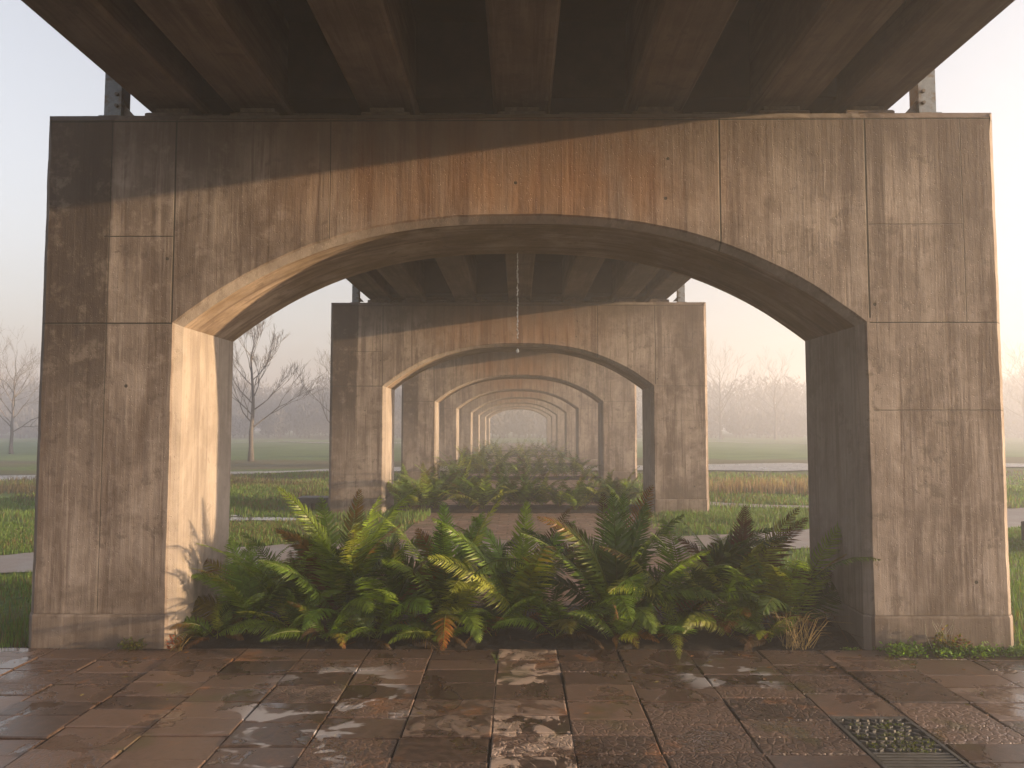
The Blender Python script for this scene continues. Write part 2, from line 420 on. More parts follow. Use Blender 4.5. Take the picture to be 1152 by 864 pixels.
def ribbon(name, pts, widths, mat, dz=.014, n=120, wob=.08, seed=0, cross=5):
    """path following control points (Catmull-Rom) with ragged edges, draped on the ground"""
    P = np.array(pts, float); P = np.vstack([2*P[0]-P[1], P, 2*P[-1]-P[-2]])
    k = len(pts)-1; out = []
    for t in np.linspace(0, k-1e-6, n):
        i = int(t); u = t-i; p0, p1, p2, p3 = P[i:i+4]
        out.append(.5*((2*p1)+(-p0+p2)*u+(2*p0-5*p1+4*p2-p3)*u*u+(-p0+3*p1-3*p2+p3)*u**3))
    out = np.array(out); tg = np.gradient(out, axis=0); tg /= np.linalg.norm(tg, axis=1)[:, None]; nr = np.c_[-tg[:, 1], tg[:, 0]]
    wd = np.interp(np.linspace(0, 1, n), np.linspace(0, 1, len(widths)), widths)
    s = np.arange(n)*.35
    a = out + nr*(wd/2 + (vnoise(s*1.3, s*0, seed)-.5)*wob*2)[:, None]; b = out - nr*(wd/2 + (vnoise(s*1.3, s*0+9, seed)-.5)*wob*2)[:, None]
    V = []
    for j in range(cross):
        q = a + (b-a)*(j/(cross-1)); V.append(np.c_[q, gh(q[:, 0], q[:, 1]) + dz])
    V = np.stack(V, 1).reshape(-1, 3)
    i = (np.arange(n-1)[:, None]*cross + np.arange(cross-1)[None]).ravel()
    mb = MB(); mb.add(V, np.c_[i, i+1, i+cross+1, i+cross]); o = mb.build(name, mat, smooth=True)
    return tag(o, kind='structure')
brick = sheet('brick_paving', np.linspace(-1.75, 2.35, 22), np.linspace(1.2, 66, 160), lambda x, y: -.023 + 0*x, M['brick'])
tag(brick, kind='structure')
ribbon('footpath', [(-40, -3), (-14, 1.4), (-6.2, 3.35), (-3.3, 4.0), (0, 4.5), (3.7, 5.2), (8.9, 7.6), (16, 10.5), (40, 16)], [1.35], M['path'], .020, 260, .10, 3)
ribbon('side_footpath', [(9.6, 8.3), (7.5, 8.9), (5.9, 9.2), (4.4, 9.9), (3.4, 10.9), (2.6, 12.5)], [.55], M['path'], .017, 50, .06, 5)
ribbon('road', [(-120, -20), (-40, 9), (-17, 18.6), (-9, 21.6), (0, 22.6), (8, 23.0), (20, 23.2), (60, 20), (130, 10)], [3.0], M['road'], .05, 420, .05, 7)
ribbon('far_road', [(-60, 69), (-12, 69), (0, 69.5), (14, 69.5), (60, 67)], [2.2], M['road'], .06, 80, .05, 8)

def puddle(cx, cy, rx, ry, seed, z=None):
    n = 48; a = np.linspace(0, 2*np.pi, n, endpoint=False)
    r = 1 + .35*(vnoise(np.cos(a)*1.6+3, np.sin(a)*1.6+3, seed)-.5)*2
    x = cx + rx*r*np.cos(a); y = cy + ry*r*np.sin(a); zz = float(np.max(gh(x, y))) + .012 if z is None else z
    V = np.vstack([np.c_[x, y, np.full(n, zz)], [[cx, cy, zz]]])
    mb = MB(); mb.polys(V, [(i, (i+1) % n, n) for i in range(n)])
    return tag(mb.build('puddle', M['water']), kind='structure')
puddle(-4.45, 7.5, .85, .26, 2)
puddle(-5.6, 7.9, .6, .14, 6)
puddle(-.9, 67.5, 1.3, .5, 9, .05)
puddle(.1, 66.0, .5, .5, 4, .05)

# plaza pavers: one mesh of bevelled stones laid in columns
rng = np.random.default_rng(5)
xcol = [-.14, .28, .71, 1.20, 1.71, 2.15, 2.62]
while xcol[-1] < 10: xcol.append(xcol[-1] + rng.uniform(.43, .50))
left = [-.14, -.61, -1.06, -1.50]
while left[-1] > -10: left.append(left[-1] - rng.uniform(.43, .50))
xcol = left[::-1][:-1] + xcol
DRAIN = (1.71, 2.15, -2.08, -1.20)
mb = MB()
for ci in range(len(xcol)-1):
    x0, x1 = xcol[ci], xcol[ci+1]; y = .0
    cen = abs(x0 + .14) < .01; right = x0 > .7
    while y > -9:
        hgt = rng.uniform(.20, .29) if not right else rng.choice([.20, .22, .25, .33])
        if x0 == 1.71 and y > -1.20 and y-hgt < -1.06: hgt = y + 1.20
        if x0 == 1.71 and -2.0 < y < -1.15: y = -2.08; continue
        y0 = y - hgt; g = .0035 + rng.uniform(0, .003); gx = .002 + rng.uniform(0, .003); sx = rng.normal(0, .003)
        tone = rng.uniform(0, 1)**1.2; rf = float(rng.random() < (.38 if right else .22)) * rng.uniform(.35, .8)
        pale = 1.0 if cen and rng.random() < .7 else (rng.uniform(0, .5) if rng.random() < .05 else 0)
        dz = rng.normal(0, .0022); tx, ty = rng.normal(0, .005, 2)
        cxm, cym = (x0+x1)/2, (y+y0)/2; dj = rng.normal(0, .0025, (12, 2))
        def jit(V, dz=dz, tx=tx, ty=ty, cxm=cxm, cym=cym, dj=dj):
            V[:, 2] += dz + (V[:, 0]-cxm)*tx + (V[:, 1]-cym)*ty; V[:, :2] += dj[:len(V)] if len(V) == 12 else 0; return V
        mb.box(x0+gx+sx, x1-gx+sx, y0+g, y-g, -.06, -.0, .005, (tone, rf, pale), jit=jit)
        y = y0
tag(mb.build('plaza_paving', M['paving']), kind='structure')
tag(sheet('paving_joint_sand', np.linspace(-10.2, 10.2, 12), np.linspace(-9.1, .06, 8), lambda x, y: -.012 + 0*x, M['soil']), kind='structure')

# fern bed soils
for k in range(6):
    def bz(x, y, k=k): return -.015 + .07*np.sin(np.clip((y-8.4*k-.02)/1.15, 0, 1)*np.pi)*(.5+vnoise(x*4, y*4, k)) + .018*(vnoise(x*17, y*17, k+9)-.5)
    tag(sheet('planting_soil', np.linspace(-2.53, 2.53, 200 if k == 0 else 50), np.linspace(8.4*k+.015, 8.4*k+1.35, 60 if k == 0 else 12), bz, M['soil']), kind='structure')

# ------------------------------------------------------------------ arched piers
TH = 1.07; HW = 3.58; HT = 3.970; OPH = 2.51; SPZ = 2.345; APZ = 3.125; CH = .058
def arch_z(x): return APZ - (APZ-SPZ)*(abs(x)/OPH)**2.55
def pier_outline(z0):
    pts = [(-HW, z0)]
    pts += [(-HW, z) for z in np.linspace(z0, HT, 90)[1:]]
    pts += [(x, HT) for x in np.linspace(-HW, HW, 150)[1:]]
    pts += [(HW, z) for z in np.linspace(HT, z0, 90)[1:]]
    pts += [(x, z0) for x in (OPH+.0,)]
    pts += [(OPH, z) for z in np.linspace(z0, SPZ, 50)[1:]]
    xs = OPH*np.cos(np.linspace(0, np.pi, 161))
    pts += [(x, arch_z(x)) for x in xs[1:-1]]
    pts += [(-OPH, z) for z in np.linspace(SPZ, z0, 50)]
    return np.array(pts)
def loft_wall(outline, y0, y1, ch, seed, zfix):
    """outline extruded from y0 to y1 with worn chamfers on both faces"""
    P = outline; n = len(P)
    e0 = P - np.roll(P, 1, 0); e1 = np.roll(P, -1, 0) - P
    def nrm(e): e = e/np.linalg.norm(e, axis=1)[:, None]; return np.c_[e[:, 1], -e[:, 0]]
    N = nrm(e0) + nrm(e1); N /= np.linalg.norm(N, axis=1)[:, None]; cosh = np.abs(np.sum(N*nrm(e1), 1)); N /= np.maximum(cosh, .5)[:, None]
    # outline is clockwise: inward side
    rg = np.random.default_rng(seed); s_ = np.cumsum(np.linalg.norm(e0, axis=1)); v1 = vnoise(s_*3, s_*0, seed); v2 = vnoise(s_*11, s_*0+4, seed); v3 = vnoise(s_*1.1, s_*0+7, seed)
    turn = np.abs(np.sum(nrm(e0)*nrm(e1), 1)) < .97; cp = P[turn]
    near = np.min(np.linalg.norm(P[:, None]-cp[None], axis=2), axis=1); damp = sstep(.05, .3, near)
    c = ch*(1 + damp*(.12*(v1-.5) + .07*(v2-.5) + .05*sstep(.74, .95, v2)*sstep(.45, .7, v3)))
    ins = P + N*c[:, None]
    ins[np.abs(P[:, 1]-zfix) < 1e-6, 1] = zfix
    def ring(Q, y): return np.c_[Q[:, 0], y if hasattr(y, '__len__') else np.full(n, y), Q[:, 1]]
    rings = [ring(ins, y0), ring(P, y0 + c)]
    for f in (.33, .66): rings.append(ring(P, y0 + (y1-y0)*f))
    rings += [ring(P, y1 - c), ring(ins, y1)]
    return np.concatenate(rings), n, len(rings)
def make_pier():
    root = empty('arched_bridge_pier')
    z0 = .243
    P = pier_outline(z0)
    V, n, m = loft_wall(P, 0, TH, CH, 3, z0)
    # decide inset direction by testing that the ring moved inward
    F = []; mi = []
    for r in range(m-1):
        for i in range(n):
            j = (i+1) % n; F.append((r*n+i, r*n+j, (r+1)*n+j, (r+1)*n+i))
            mid = (P[i]+P[j])/2
            mi.append(1 if (abs(mid[0]) < OPH-.001 and SPZ-.02 < mid[1] < HT-.1 and r > 0) else 0)
    F.append(tuple(range(n))[::-1]); mi.append(0); F.append(tuple((m-1)*n+i for i in range(n))); mi.append(0)
    b = MB(); b.polys(V, F); b.m = mi
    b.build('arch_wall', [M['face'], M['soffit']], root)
    for s in (-1, 1):
        a0, a1 = sorted((s*(HW+.006), s*(OPH-.006)))
        q = np.array([(a0, -.006), (a1, -.006), (a1, TH+.006), (a0, TH+.006)]); c = CH
        pl = []
        cut = []
        for i in range(4):
            p, pr, nx = q[i], q[i-1], q[(i+1) % 4]
            cut.append(p + (pr-p)/np.linalg.norm(pr-p)*c); cut.append(p + (nx-p)/np.linalg.norm(nx-p)*c)
        cut = np.array(cut); V = []
        for z in (-.2, .10, .225, .240):
            sh = .006 if z > .235 else 0
            cc = cut.mean(0); V += [(*(p + (cc-p)/np.linalg.norm(cc-p)*sh), z) for p in cut]
        Fp = [(r*8+i, r*8+(i+1) % 8, (r+1)*8+(i+1) % 8, (r+1)*8+i) for r in range(3) for i in range(8)] + [tuple(24+i for i in range(8))]
        mb = MB(); mb.polys(V, Fp); mb.build('plinth', M['face'], root)
    # bearing pads under each girder
    for x, wd in GIRD:
        mb = MB(); mb.box(x-wd*.42, x+wd*.42, .16, .56, HT-.001, HT+.075, .012); mb.box(x-wd*.3, x+wd*.3, .22, .50, HT+.0752, HT+.129, .0); mb.build('bearing_pad', M['bearing'], root)
    # perforated strips between bearings, with bolts
    for x0, x1 in ((-2.46, -2.32), (-1.76, -1.32), (-.76, -.26), (.32, .80), (1.36, 1.78)):
        mb = MB(); h0, h1 = HT+.012, HT+.072; nh = max(2, int((x1-x0)/.045)); 
        mb.box(x0, x1, .19, .20, h0, h0+.016); mb.box(x0, x1, .19, .20, h1-.016, h1)
        for i in range(nh+1):
            xx = x0 + (x1-x0)*i/nh; mb.box(xx-.009, xx+.009, .188, .1985, h0+.0162, h1-.0162)
        for xx in (x0+.012, x1-.012): mb.tube([(xx, .17, h0+.03), (xx, .188, h0+.03)], .012, 6)
        mb.build('perforated_strip', M['dark_steel'], root)
    return root
GIRD = [(-2.72, .44), (-2.05, .455), (-1.03, .45), (0.03, .45), (1.08, .46), (2.06, .47), (2.72, .44)]
PL = ['nearest concrete arch pier, large and sharp, standing at the edge of the wet paving',
      'second concrete arch pier, seen whole through the nearest arch behind the front ferns',
      'third concrete arch pier, paler in the mist behind the second row of ferns',
      'fourth concrete arch pier, misty, its arch framed inside the third arch',
      'fifth concrete arch pier, faint in mist, just behind the fourth',
      'sixth concrete arch pier, very faint in the mist behind the fifth',
      'seventh concrete arch pier, barely visible in the mist',
      'eighth and last concrete arch pier, almost lost in the mist']
pier0 = make_pier()
bpy.context.view_layer.update()
NP = 8; SPAN = 8.4
for k in range(NP):
    p = pier0 if k == 0 else copy_tree(pier0)
    p.location = ([0, .0, .02, -.03, .03, -.02, .03, 0][k], SPAN*k, 0)
    tag(p, PL[k], 'bridge pier', 'arched piers in a row under the bridge')

# steel posts standing on the pier tops beside the deck
def make_post():
    root = empty('steel_post')
    mb = MB(); mb.box(-.065, .065, -.010, .0, .012, .95); mb.box(-.065, -.055, .0002, .12, .012, .95); mb.box(.055, .065, .0002, .12, .012, .95); mb.build('channel', M['steel'], root)
    mb = MB(); mb.box(-.085, .085, -.05, .15, 0, .0118); mb.build('base_plate', M['steel'], root)
    for z in (.10, .19):
        mb = MB(); mb.tube([(.035, -.030, z), (.035, -.0102, z)], .014, 6); mb.build('bolt', M['dark_steel'], root)
    mb = MB(); mb.polys([(.066, .02, .03), (.16, .02, .03), (.066, .02, .13), (.066, .03, .03), (.16, .03, .03), (.066, .03, .13)], [(0, 1, 2), (3, 5, 4), (0, 3, 4, 1), (1, 4, 5, 2), (0, 2, 5, 3)])
    mb.build('gusset', M['dark_steel'], root)
    return root
post0 = make_post(); first = True
ordn = ['nearest', 'second', 'third', 'fourth', 'fifth', 'sixth', 'seventh', 'last']
for k in range(3):
    for s in (-1, 1):
        p = post0 if first else copy_tree(post0); first = False
        p.location = (s*3.13, SPAN*k+.12, HT); p.scale = (-s, 1, 1)
        tag(p, f"{'blue-grey' if s < 0 else 'pale grey'} steel post on the {'left' if s < 0 else 'right'} end of the {ordn[k]} pier's top", 'steel post', 'steel posts on the pier tops')

# ------------------------------------------------------------------ bridge deck
GB = 4.10
deck = empty('bridge_deck', (0, 0, 0)); tag(deck, 'dark concrete bridge deck on long girders overhead', 'bridge deck')
Y0, Y1 = -14.0, SPAN*(NP-1)+3.0
for x, wd in GIRD:
    mb = MB(); ys = np.linspace(Y0, Y1, 60); prof = [(-wd/2+.02, 0), (wd/2-.02, 0), (wd/2, .025), (wd/2, .70), (-wd/2, .70), (-wd/2, .025)]
    V = []; 
    for y in ys: V += [(px, y, GB+pz) for px, pz in prof]
    F = [(r*6+i, (r+1)*6+i, (r+1)*6+(i+1) % 6, r*6+(i+1) % 6) for r in range(len(ys)-1) for i in range(6)] + [tuple(range(6)), tuple((len(ys)-1)*6+i for i in range(6))[::-1]]
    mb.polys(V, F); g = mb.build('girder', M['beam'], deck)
    g.location.x = x
mb = MB(); mb.box(-3.35, 3.35, Y0, Y1, GB+.701, GB+.92); mb.build('slab', M['deck_shade'], deck)
for s in (-1, 1):
    a, b_ = sorted((s*3.35, s*3.15)); mb = MB(); mb.box(a, b_, Y0, Y1, GB+.921, GB+1.7, .02); mb.build('parapet', M['beam'], deck)
for k in range(NP):
    for (xa, wa), (xb, wb) in zip(GIRD[:-1], GIRD[1:]):
        mb = MB(); mb.box(xa+wa/2+.001, xb-wb/2-.001, SPAN*k+.24, SPAN*k+.62, GB+.08, GB+.699); mb.build('diaphragm', M['deck_shade'], deck)
for yy in (-2.2, 4.6, 13.0):
    for (xa, wa), (xb, wb) in zip(GIRD[:-1], GIRD[1:]):
        mb = MB(); mb.box(xa+wa/2+.001, xb-wb/2-.001, yy, yy+.22, GB+.30, GB+.699); mb.build('diaphragm', M['deck_shade'], deck)

# ------------------------------------------------------------------ plants
def frond(mb, rg, base, az, L, lean, curl, plen=.12, npin=36, K=5, col=(.06, .11, .02), tip=None, roll=0.0, side_bend=0.0, wd=.010, start=.14):
    """one pinnate fern frond; lean/curl in degrees from the vertical"""
    S = 22; s = np.linspace(0, 1, S); th = R(lean) + R(curl)*s**1.4
    azs = az + side_bend*s**1.5
    dx = np.sin(th)*np.cos(azs); dy = np.sin(th)*np.sin(azs); dz = np.cos(th)
    T = np.c_[dx, dy, dz]; P = np.vstack([[0, 0, 0], np.cumsum((T[1:]+T[:-1])/2*(L/(S-1)), 0)]) + np.array(base)
    side0 = np.c_[-np.sin(azs), np.cos(azs), np.zeros(S)]; nn = np.cross(side0, T)
    roll = roll - .55*math.cos(az)
    side = side0*math.cos(roll) + nn*math.sin(roll); nn = np.cross(side, T)
    # rachis
    rr = (.0045*(1-s)+.0012)*(L/.9)
    V = np.stack([P + side*rr[:, None], P - side*rr[:, None], P - nn*rr[:, None]*1.5], 1).reshape(-1, 3)
    i = (np.arange(S-1)[:, None]*3 + np.arange(3)[None]); j = (np.arange(S-1)[:, None]*3 + np.array([1, 2, 0])[None])
    rc = np.array(col)*.8 + np.array([.06, .045, .01])*.6
    mb.add(V, np.stack([i, j, j+3, i+3], -1).reshape(-1, 4), rc)
    # pinnae
    t = np.linspace(0, 1, npin)**.95; sp = start + (1-start)*t*.995
    f = sp*(S-1); i0 = np.minimum(f.astype(int), S-2); fr = (f-i0)[:, None]
    lerp = lambda A: A[i0]*(1-fr) + A[i0+1]*fr
    Pp, Tp, Sp, Np = lerp(P), lerp(T), lerp(side), lerp(nn)
    prof = np.minimum(1, (t+.18)/.42)**.8 * (1-t)**.62*1.08 + .03
    u = np.linspace(0, 1, K+1)
    for sg in (-1, 1):
        ln = plen*prof*rg.uniform(.86, 1.06, npin)
        phi = R(12) + R(34)*t + rg.normal(0, .07, npin); dr = rg.uniform(.12, .42, npin)
        D = Sp*sg*np.cos(phi)[:, None] + Tp*np.sin(phi)[:, None]; D /= np.linalg.norm(D, axis=1)[:, None]
        ctr = Pp[:, None] + D[:, None]*(ln[:, None]*u[None])[..., None] + Np[:, None]*((ln*dr)[:, None]*u[None]**2)[..., None] + Tp[:, None]*((ln*.16)[:, None]*u[None]**2)[..., None]
        w_ = wd*(.45+.55*prof)[:, None]*((1-u)**.55*(.75+.5*np.minimum(1, u*4)))[None]
        if K >= 5: w_ = w_*(1 + .22*((np.arange(K+1) % 2)*2-1))[None]
        cross = Tp - D*np.sum(Tp*D, 1)[:, None]; cross /= np.linalg.norm(cross, axis=1)[:, None]
        tw = rg.normal(0, .25, npin)[:, None]; cross = cross*np.cos(tw) + Np*np.sin(tw)
        A = ctr + cross[:, None]*w_[..., None]; B = ctr - cross[:, None]*w_[..., None]
        V = np.stack([A, B], 2).reshape(-1, 3); st = (K+1)*2
        q = (np.arange(npin)[:, None]*st + np.arange(K)[None]*2).ravel()
        cc = np.array(col)[None]*rg.uniform(.75, 1.25, (npin, 1)); 
        if tip is not None: 
            tt = sstep(.35, 1.0, t+rg.normal(0, .12, npin))[:, None]; cc = cc*(1-tt) + np.array(tip)[None]*tt
        mb.add(V, np.c_[q, q+1, q+3, q+2], np.repeat(cc, st, 0))

GREENS = [(.080, .140, .018), (.12, .20, .022), (.17, .25, .030), (.050, .085, .016), (.23, .26, .03)]
BROWN = [(.13, .055, .020), (.075, .038, .018), (.20, .085, .025), (.10, .060, .030)]
def fern(loc, size, seed, label, group, nf=16, extra=(), detail=5, dead=4, npin=42, spread=(5, 40), curl=(30, 92), bias=None):
    rg = np.random.default_rng(seed); root = empty('fern', loc)
    mb = MB()
    nf = int(nf*.88)
    for i in range(nf):
        az = 2*math.pi*(i/nf) + rg.normal(0, .25)
        if bias is not None and rg.random() < .3: az = bias + rg.normal(0, .5)
        ln = size*rg.uniform(.85, 1.25); le = rg.uniform(*spread); cu = rg.uniform(*curl)
        g = np.array(GREENS[rg.integers(0, 5)])*rg.uniform(.8, 1.2)
        frond(mb, rg, (rg.normal(0, .03), rg.normal(0, .03), 0), az, ln, le, cu, .20*size*rg.uniform(.85, 1.15), npin, detail, g,
              tip=BROWN[rg.integers(0, 4)] if rg.random() < .22 else None, roll=rg.normal(0, .25), side_bend=rg.normal(0, .3), wd=.0092*size if detail >= 5 else (.016 if detail > 1 else .024)*size)
    for e in extra:
        e = dict(e); frond(mb, rg, e.pop('at', (0, 0, 0)), plen=e.pop('plen', .18)*1.2, npin=npin+4, K=detail, wd=.0098*max(size, .75), **e)
    mb.build('fronds', M['fern'], root)
    if dead:
        mb = MB()
        for i in range(max(1, int(dead*.7))):
            frond(mb, rg, (rg.normal(0, .05), rg.normal(0, .05), 0), rg.uniform(0, 2*math.pi), size*rg.uniform(.5, .9), rg.uniform(35, 80), rg.uniform(40, 110), .12*size, max(12, npin//2+4), max(2, detail-2), BROWN[rg.integers(0, 4)], roll=rg.normal(0, .5), wd=.006)
        mb.build('dead_fronds', M['dry'], root)
    return tag(root, label, 'fern', group)

BG = 'ferns in the front planting bed'
DN = -math.pi/2   # toward the camera
def px2(x_px, depth): return (x_px-583)/820*depth
# front bed
OR = (.24, .095, .02); YG = (.20, .29, .04); LG = (.14, .25, .035)
fern((-2.10, .42, .03), .74, 11, 'small fern against the sunlit left leg, leftmost in the front bed, one yellowing frond', BG, 11, (
    dict(az=math.pi*1.04, L=.62, lean=50, curl=45, col=(.15, .12, .03)), dict(az=2.6, L=.72, lean=12, curl=22, col=LG), dict(az=2.0, L=.66, lean=6, curl=30, col=LG)), dead=6)
fern((-1.38, .52, .03), 1.02, 12, 'tall fern right of the leftmost one, upright green fronds with browned tips', BG, 15, (
    dict(az=1.2, L=1.08, lean=2, curl=20, col=(.09, .15, .03), tip=(.16, .08, .02)), dict(az=.2, L=1.05, lean=12, curl=28, col=(.08, .14, .025)),
    dict(az=math.pi, L=.98, lean=12, curl=60, col=(.12, .065, .02)), dict(az=DN+.5, L=.80, lean=35, curl=85, col=YG, plen=.15), dict(az=DN-.2, L=.75, lean=45, curl=80, col=LG, plen=.14)), dead=6)
fern((-1.02, .38, .03), .84, 13, 'fern with a rust-brown curled frond arching over it, left of the front bed middle', BG, 13, (
    dict(az=.3, L=.85, lean=14, curl=110, col=OR, roll=.7, plen=.10), dict(az=.15, L=.82, lean=10, curl=112, col=(.16, .06, .02), roll=-.4, plen=.10), dict(az=DN+.7, L=.72, lean=30, curl=90, col=LG)), dead=5)
fern((-.55, .44, .03), .98, 14, 'full green fern left of centre with a drooping orange-tipped frond hanging over the paving edge', BG, 15, (
    dict(az=1.9, L=.98, lean=3, curl=18, col=LG), dict(az=.6, L=.95, lean=8, curl=30, col=LG), dict(az=DN+.05, L=.86, lean=48, curl=92, col=(.14, .15, .03), tip=(.34, .11, .02), plen=.145),
    dict(az=DN+.45, L=.74, lean=42, curl=105, col=YG, plen=.14), dict(az=2.75, L=1.0, lean=30, curl=50, col=(.07, .12, .025))), dead=5)
fern((.02, .56, .03), .96, 15, 'bright yellow-green fern standing in the very middle of the front bed', BG, 15, (
    dict(az=1.3, L=.98, lean=2, curl=22, col=YG), dict(az=.1, L=.95, lean=10, curl=45, col=LG), dict(az=math.pi-.2, L=.95, lean=10, curl=38, col=LG)), dead=5)
fern((.78, .48, .03), 1.05, 16, 'largest fern, dark green, right of centre, with one bright frond bent forward', BG, 17, (
    dict(az=1.7, L=1.05, lean=2, curl=10, col=(.07, .13, .02)), dict(az=1.1, L=1.05, lean=5, curl=14, col=(.08, .145, .025)), dict(az=.4, L=1.0, lean=10, curl=16, col=(.06, .11, .02)),
    dict(az=math.pi-.15, L=1.10, lean=28, curl=42, col=(.035, .075, .02), plen=.14), dict(az=math.pi+.1, L=1.10, lean=42, curl=60, col=(.035, .07, .02), plen=.14),
    dict(az=DN+.25, L=.78, lean=40, curl=95, col=(.15, .22, .04), plen=.15), dict(az=DN+.9, L=.95, lean=38, curl=70, col=(.06, .11, .02))), dead=6)
fern((1.28, .54, .03), 1.0, 17, 'fern with fronds arching to the upper right beside the browning one', BG, 14, (
    dict(az=.2, L=1.05, lean=28, curl=26, col=(.06, .10, .02)), dict(az=.05, L=1.12, lean=24, curl=52, col=(.05, .09, .02)), dict(az=DN+.6, L=.9, lean=35, curl=75, col=(.045, .08, .02))), dead=6)
fern((1.74, .50, .03), .95, 18, 'fern with dark red-brown withered fronds near the right leg', BG, 9, (
    dict(az=.9, L=.95, lean=4, curl=16, col=(.075, .032, .018)), dict(az=.1, L=1.05, lean=18, curl=40, col=(.09, .04, .02)), dict(az=2.6, L=.85, lean=12, curl=60, col=(.085, .036, .018)),
    dict(az=-.1, L=.9, lean=30, curl=70, col=(.07, .035, .02))), dead=12)
fern((2.12, .44, .03), .86, 19, 'drooping green fern touching the shaded right leg, rightmost in the front bed', BG, 12, (
    dict(az=.15, L=.85, lean=40, curl=70, col=(.05, .09, .02)), dict(az=DN-.6, L=.85, lean=35, curl=85, col=(.07, .12, .025)), dict(az=math.pi, L=.8, lean=20, curl=50, col=(.10, .15, .03))), dead=8)
fern((-1.72, .30, .02), .55, 20, 'low fern with narrow fronds drooping toward the paving in the left of the bed', BG, 10, dead=4, spread=(20, 60))
fern((.30, .26, .02), .60, 21, 'low fern drooping over the paving edge just right of the middle', BG, 10, (dict(az=DN+.1, L=.62, lean=40, curl=80, col=(.11, .11, .03), plen=.12),), dead=4, spread=(20, 60))
fern((1.12, .20, .02), .42, 22, 'smallest fern, a pale green rosette at the paving edge under the dark ones', BG, 10, (dict(az=DN, L=.40, lean=40, curl=60, col=LG),), dead=1, spread=(25, 60))
fern((-1.10, .18, .02), .45, 23, 'small low fern at the paving edge below the rust-brown frond', BG, 10, dead=2, spread=(25, 60))
fern((1.55, .24, .02), .58, 24, 'low dark fern with bent fronds below the withered one', BG, 9, dead=6, spread=(20, 60))
fern((-.20, .30, .02), .55, 25, 'low dark fern tucked beneath the middle of the front bed', BG, 9, dead=4, spread=(20, 60))
fern((-1.82, .62, .02), .82, 27, 'slender upright fern behind the leftmost two', BG, 11, dead=5, spread=(3, 25))
for i, (x, y, sz, lb) in enumerate(((-2.28, .16, .42, 'tiny fern at the inner corner of the sunlit left leg'), (-1.42, .14, .44, 'low fern at the paving edge beneath the tall upright green one'),
        (-.62, .13, .40, 'low fern at the paving edge half under the orange-tipped frond'), (.72, .14, .46, 'low fern at the paving edge below the largest fern'), (1.86, .15, .44, 'low brownish fern at the paving edge next to the dry grass tuft'))):
    fern((x, y, .02), sz, 40+i, lb, BG, 10, dead=5, spread=(18, 60) if sz < .6 else (4, 36))
# beds further back share a few plants
rb = random.Random(4)
protos = {}
for bed in (1, 2, 3, 4):
    if bed == 1: det, npn, nfr, cnt = 3, 24, 14, 17
    elif bed == 2: det, npn, nfr, cnt = 2, 16, 12, 15
    else: det, npn, nfr, cnt = 1, 10, 10, 9
    for i in range(cnt):
        x = -2.15 + 4.3*(i+.5)/cnt + rb.uniform(-.12, .12); y = SPAN*bed + rb.uniform(.15, .95)
        lab = {1: 'green fern in the dense row under the second arch', 2: 'misty fern in the row under the third arch', 3: 'faint fern in the row under the fourth arch', 4: 'faint fern in the row under the fifth arch'}[bed]
        grp = {1: 'ferns under the second arch', 2: 'ferns under the third arch', 3: 'ferns under the fourth arch', 4: 'ferns under the fifth arch'}[bed]
        if i < 4 and bed < 4 or (bed == 4 and i < 2):
            p = fern((x, y, .02), .9, 100*bed+i, lab, grp, nfr, (), det, 4, npn, spread=(4, 45)); protos.setdefault(bed, []).append(p)
            p.scale = (1, 1, 1) if bed == 1 else (1.2, 1.2, 1.2)
        else:
            s_ = rb.uniform(.68, .98)*(1.0 if bed == 1 else 1.28); p = copy_tree(protos[bed][rb.randrange(len(protos[bed]))], (x, y, .02), rb.uniform(0, 6.28), (s_, s_, s_))
            tag(p, lab, 'fern', grp)

# litter of dead fern stems at the front of the bed
rg = np.random.default_rng(77); mb = MB()
for i in range(520):
    x = rg.uniform(-2.45, 2.45); y = rg.uniform(.02, 1.1); a = rg.uniform(0, 6.28); L = rg.uniform(.05, .22); z = .02+rg.uniform(0, .10)
    d = np.array([math.cos(a), math.sin(a), rg.uniform(-.2, .7)])*L; sd = np.array([-math.sin(a), math.cos(a), 0])*rg.uniform(.001, .006)
    p = np.array([x, y, z]); mb.add([p-sd, p+sd, p+d+sd*.4, p+d-sd*.4], [[0, 1, 2, 3]], np.array(BROWN[rg.integers(0, 4)])*rg.uniform(.4, .9))
tag(mb.build('leaf_litter', M['dry']), 'dark dead stems and leaves littering the front planting bed', 'leaf litter', None, 'stuff')

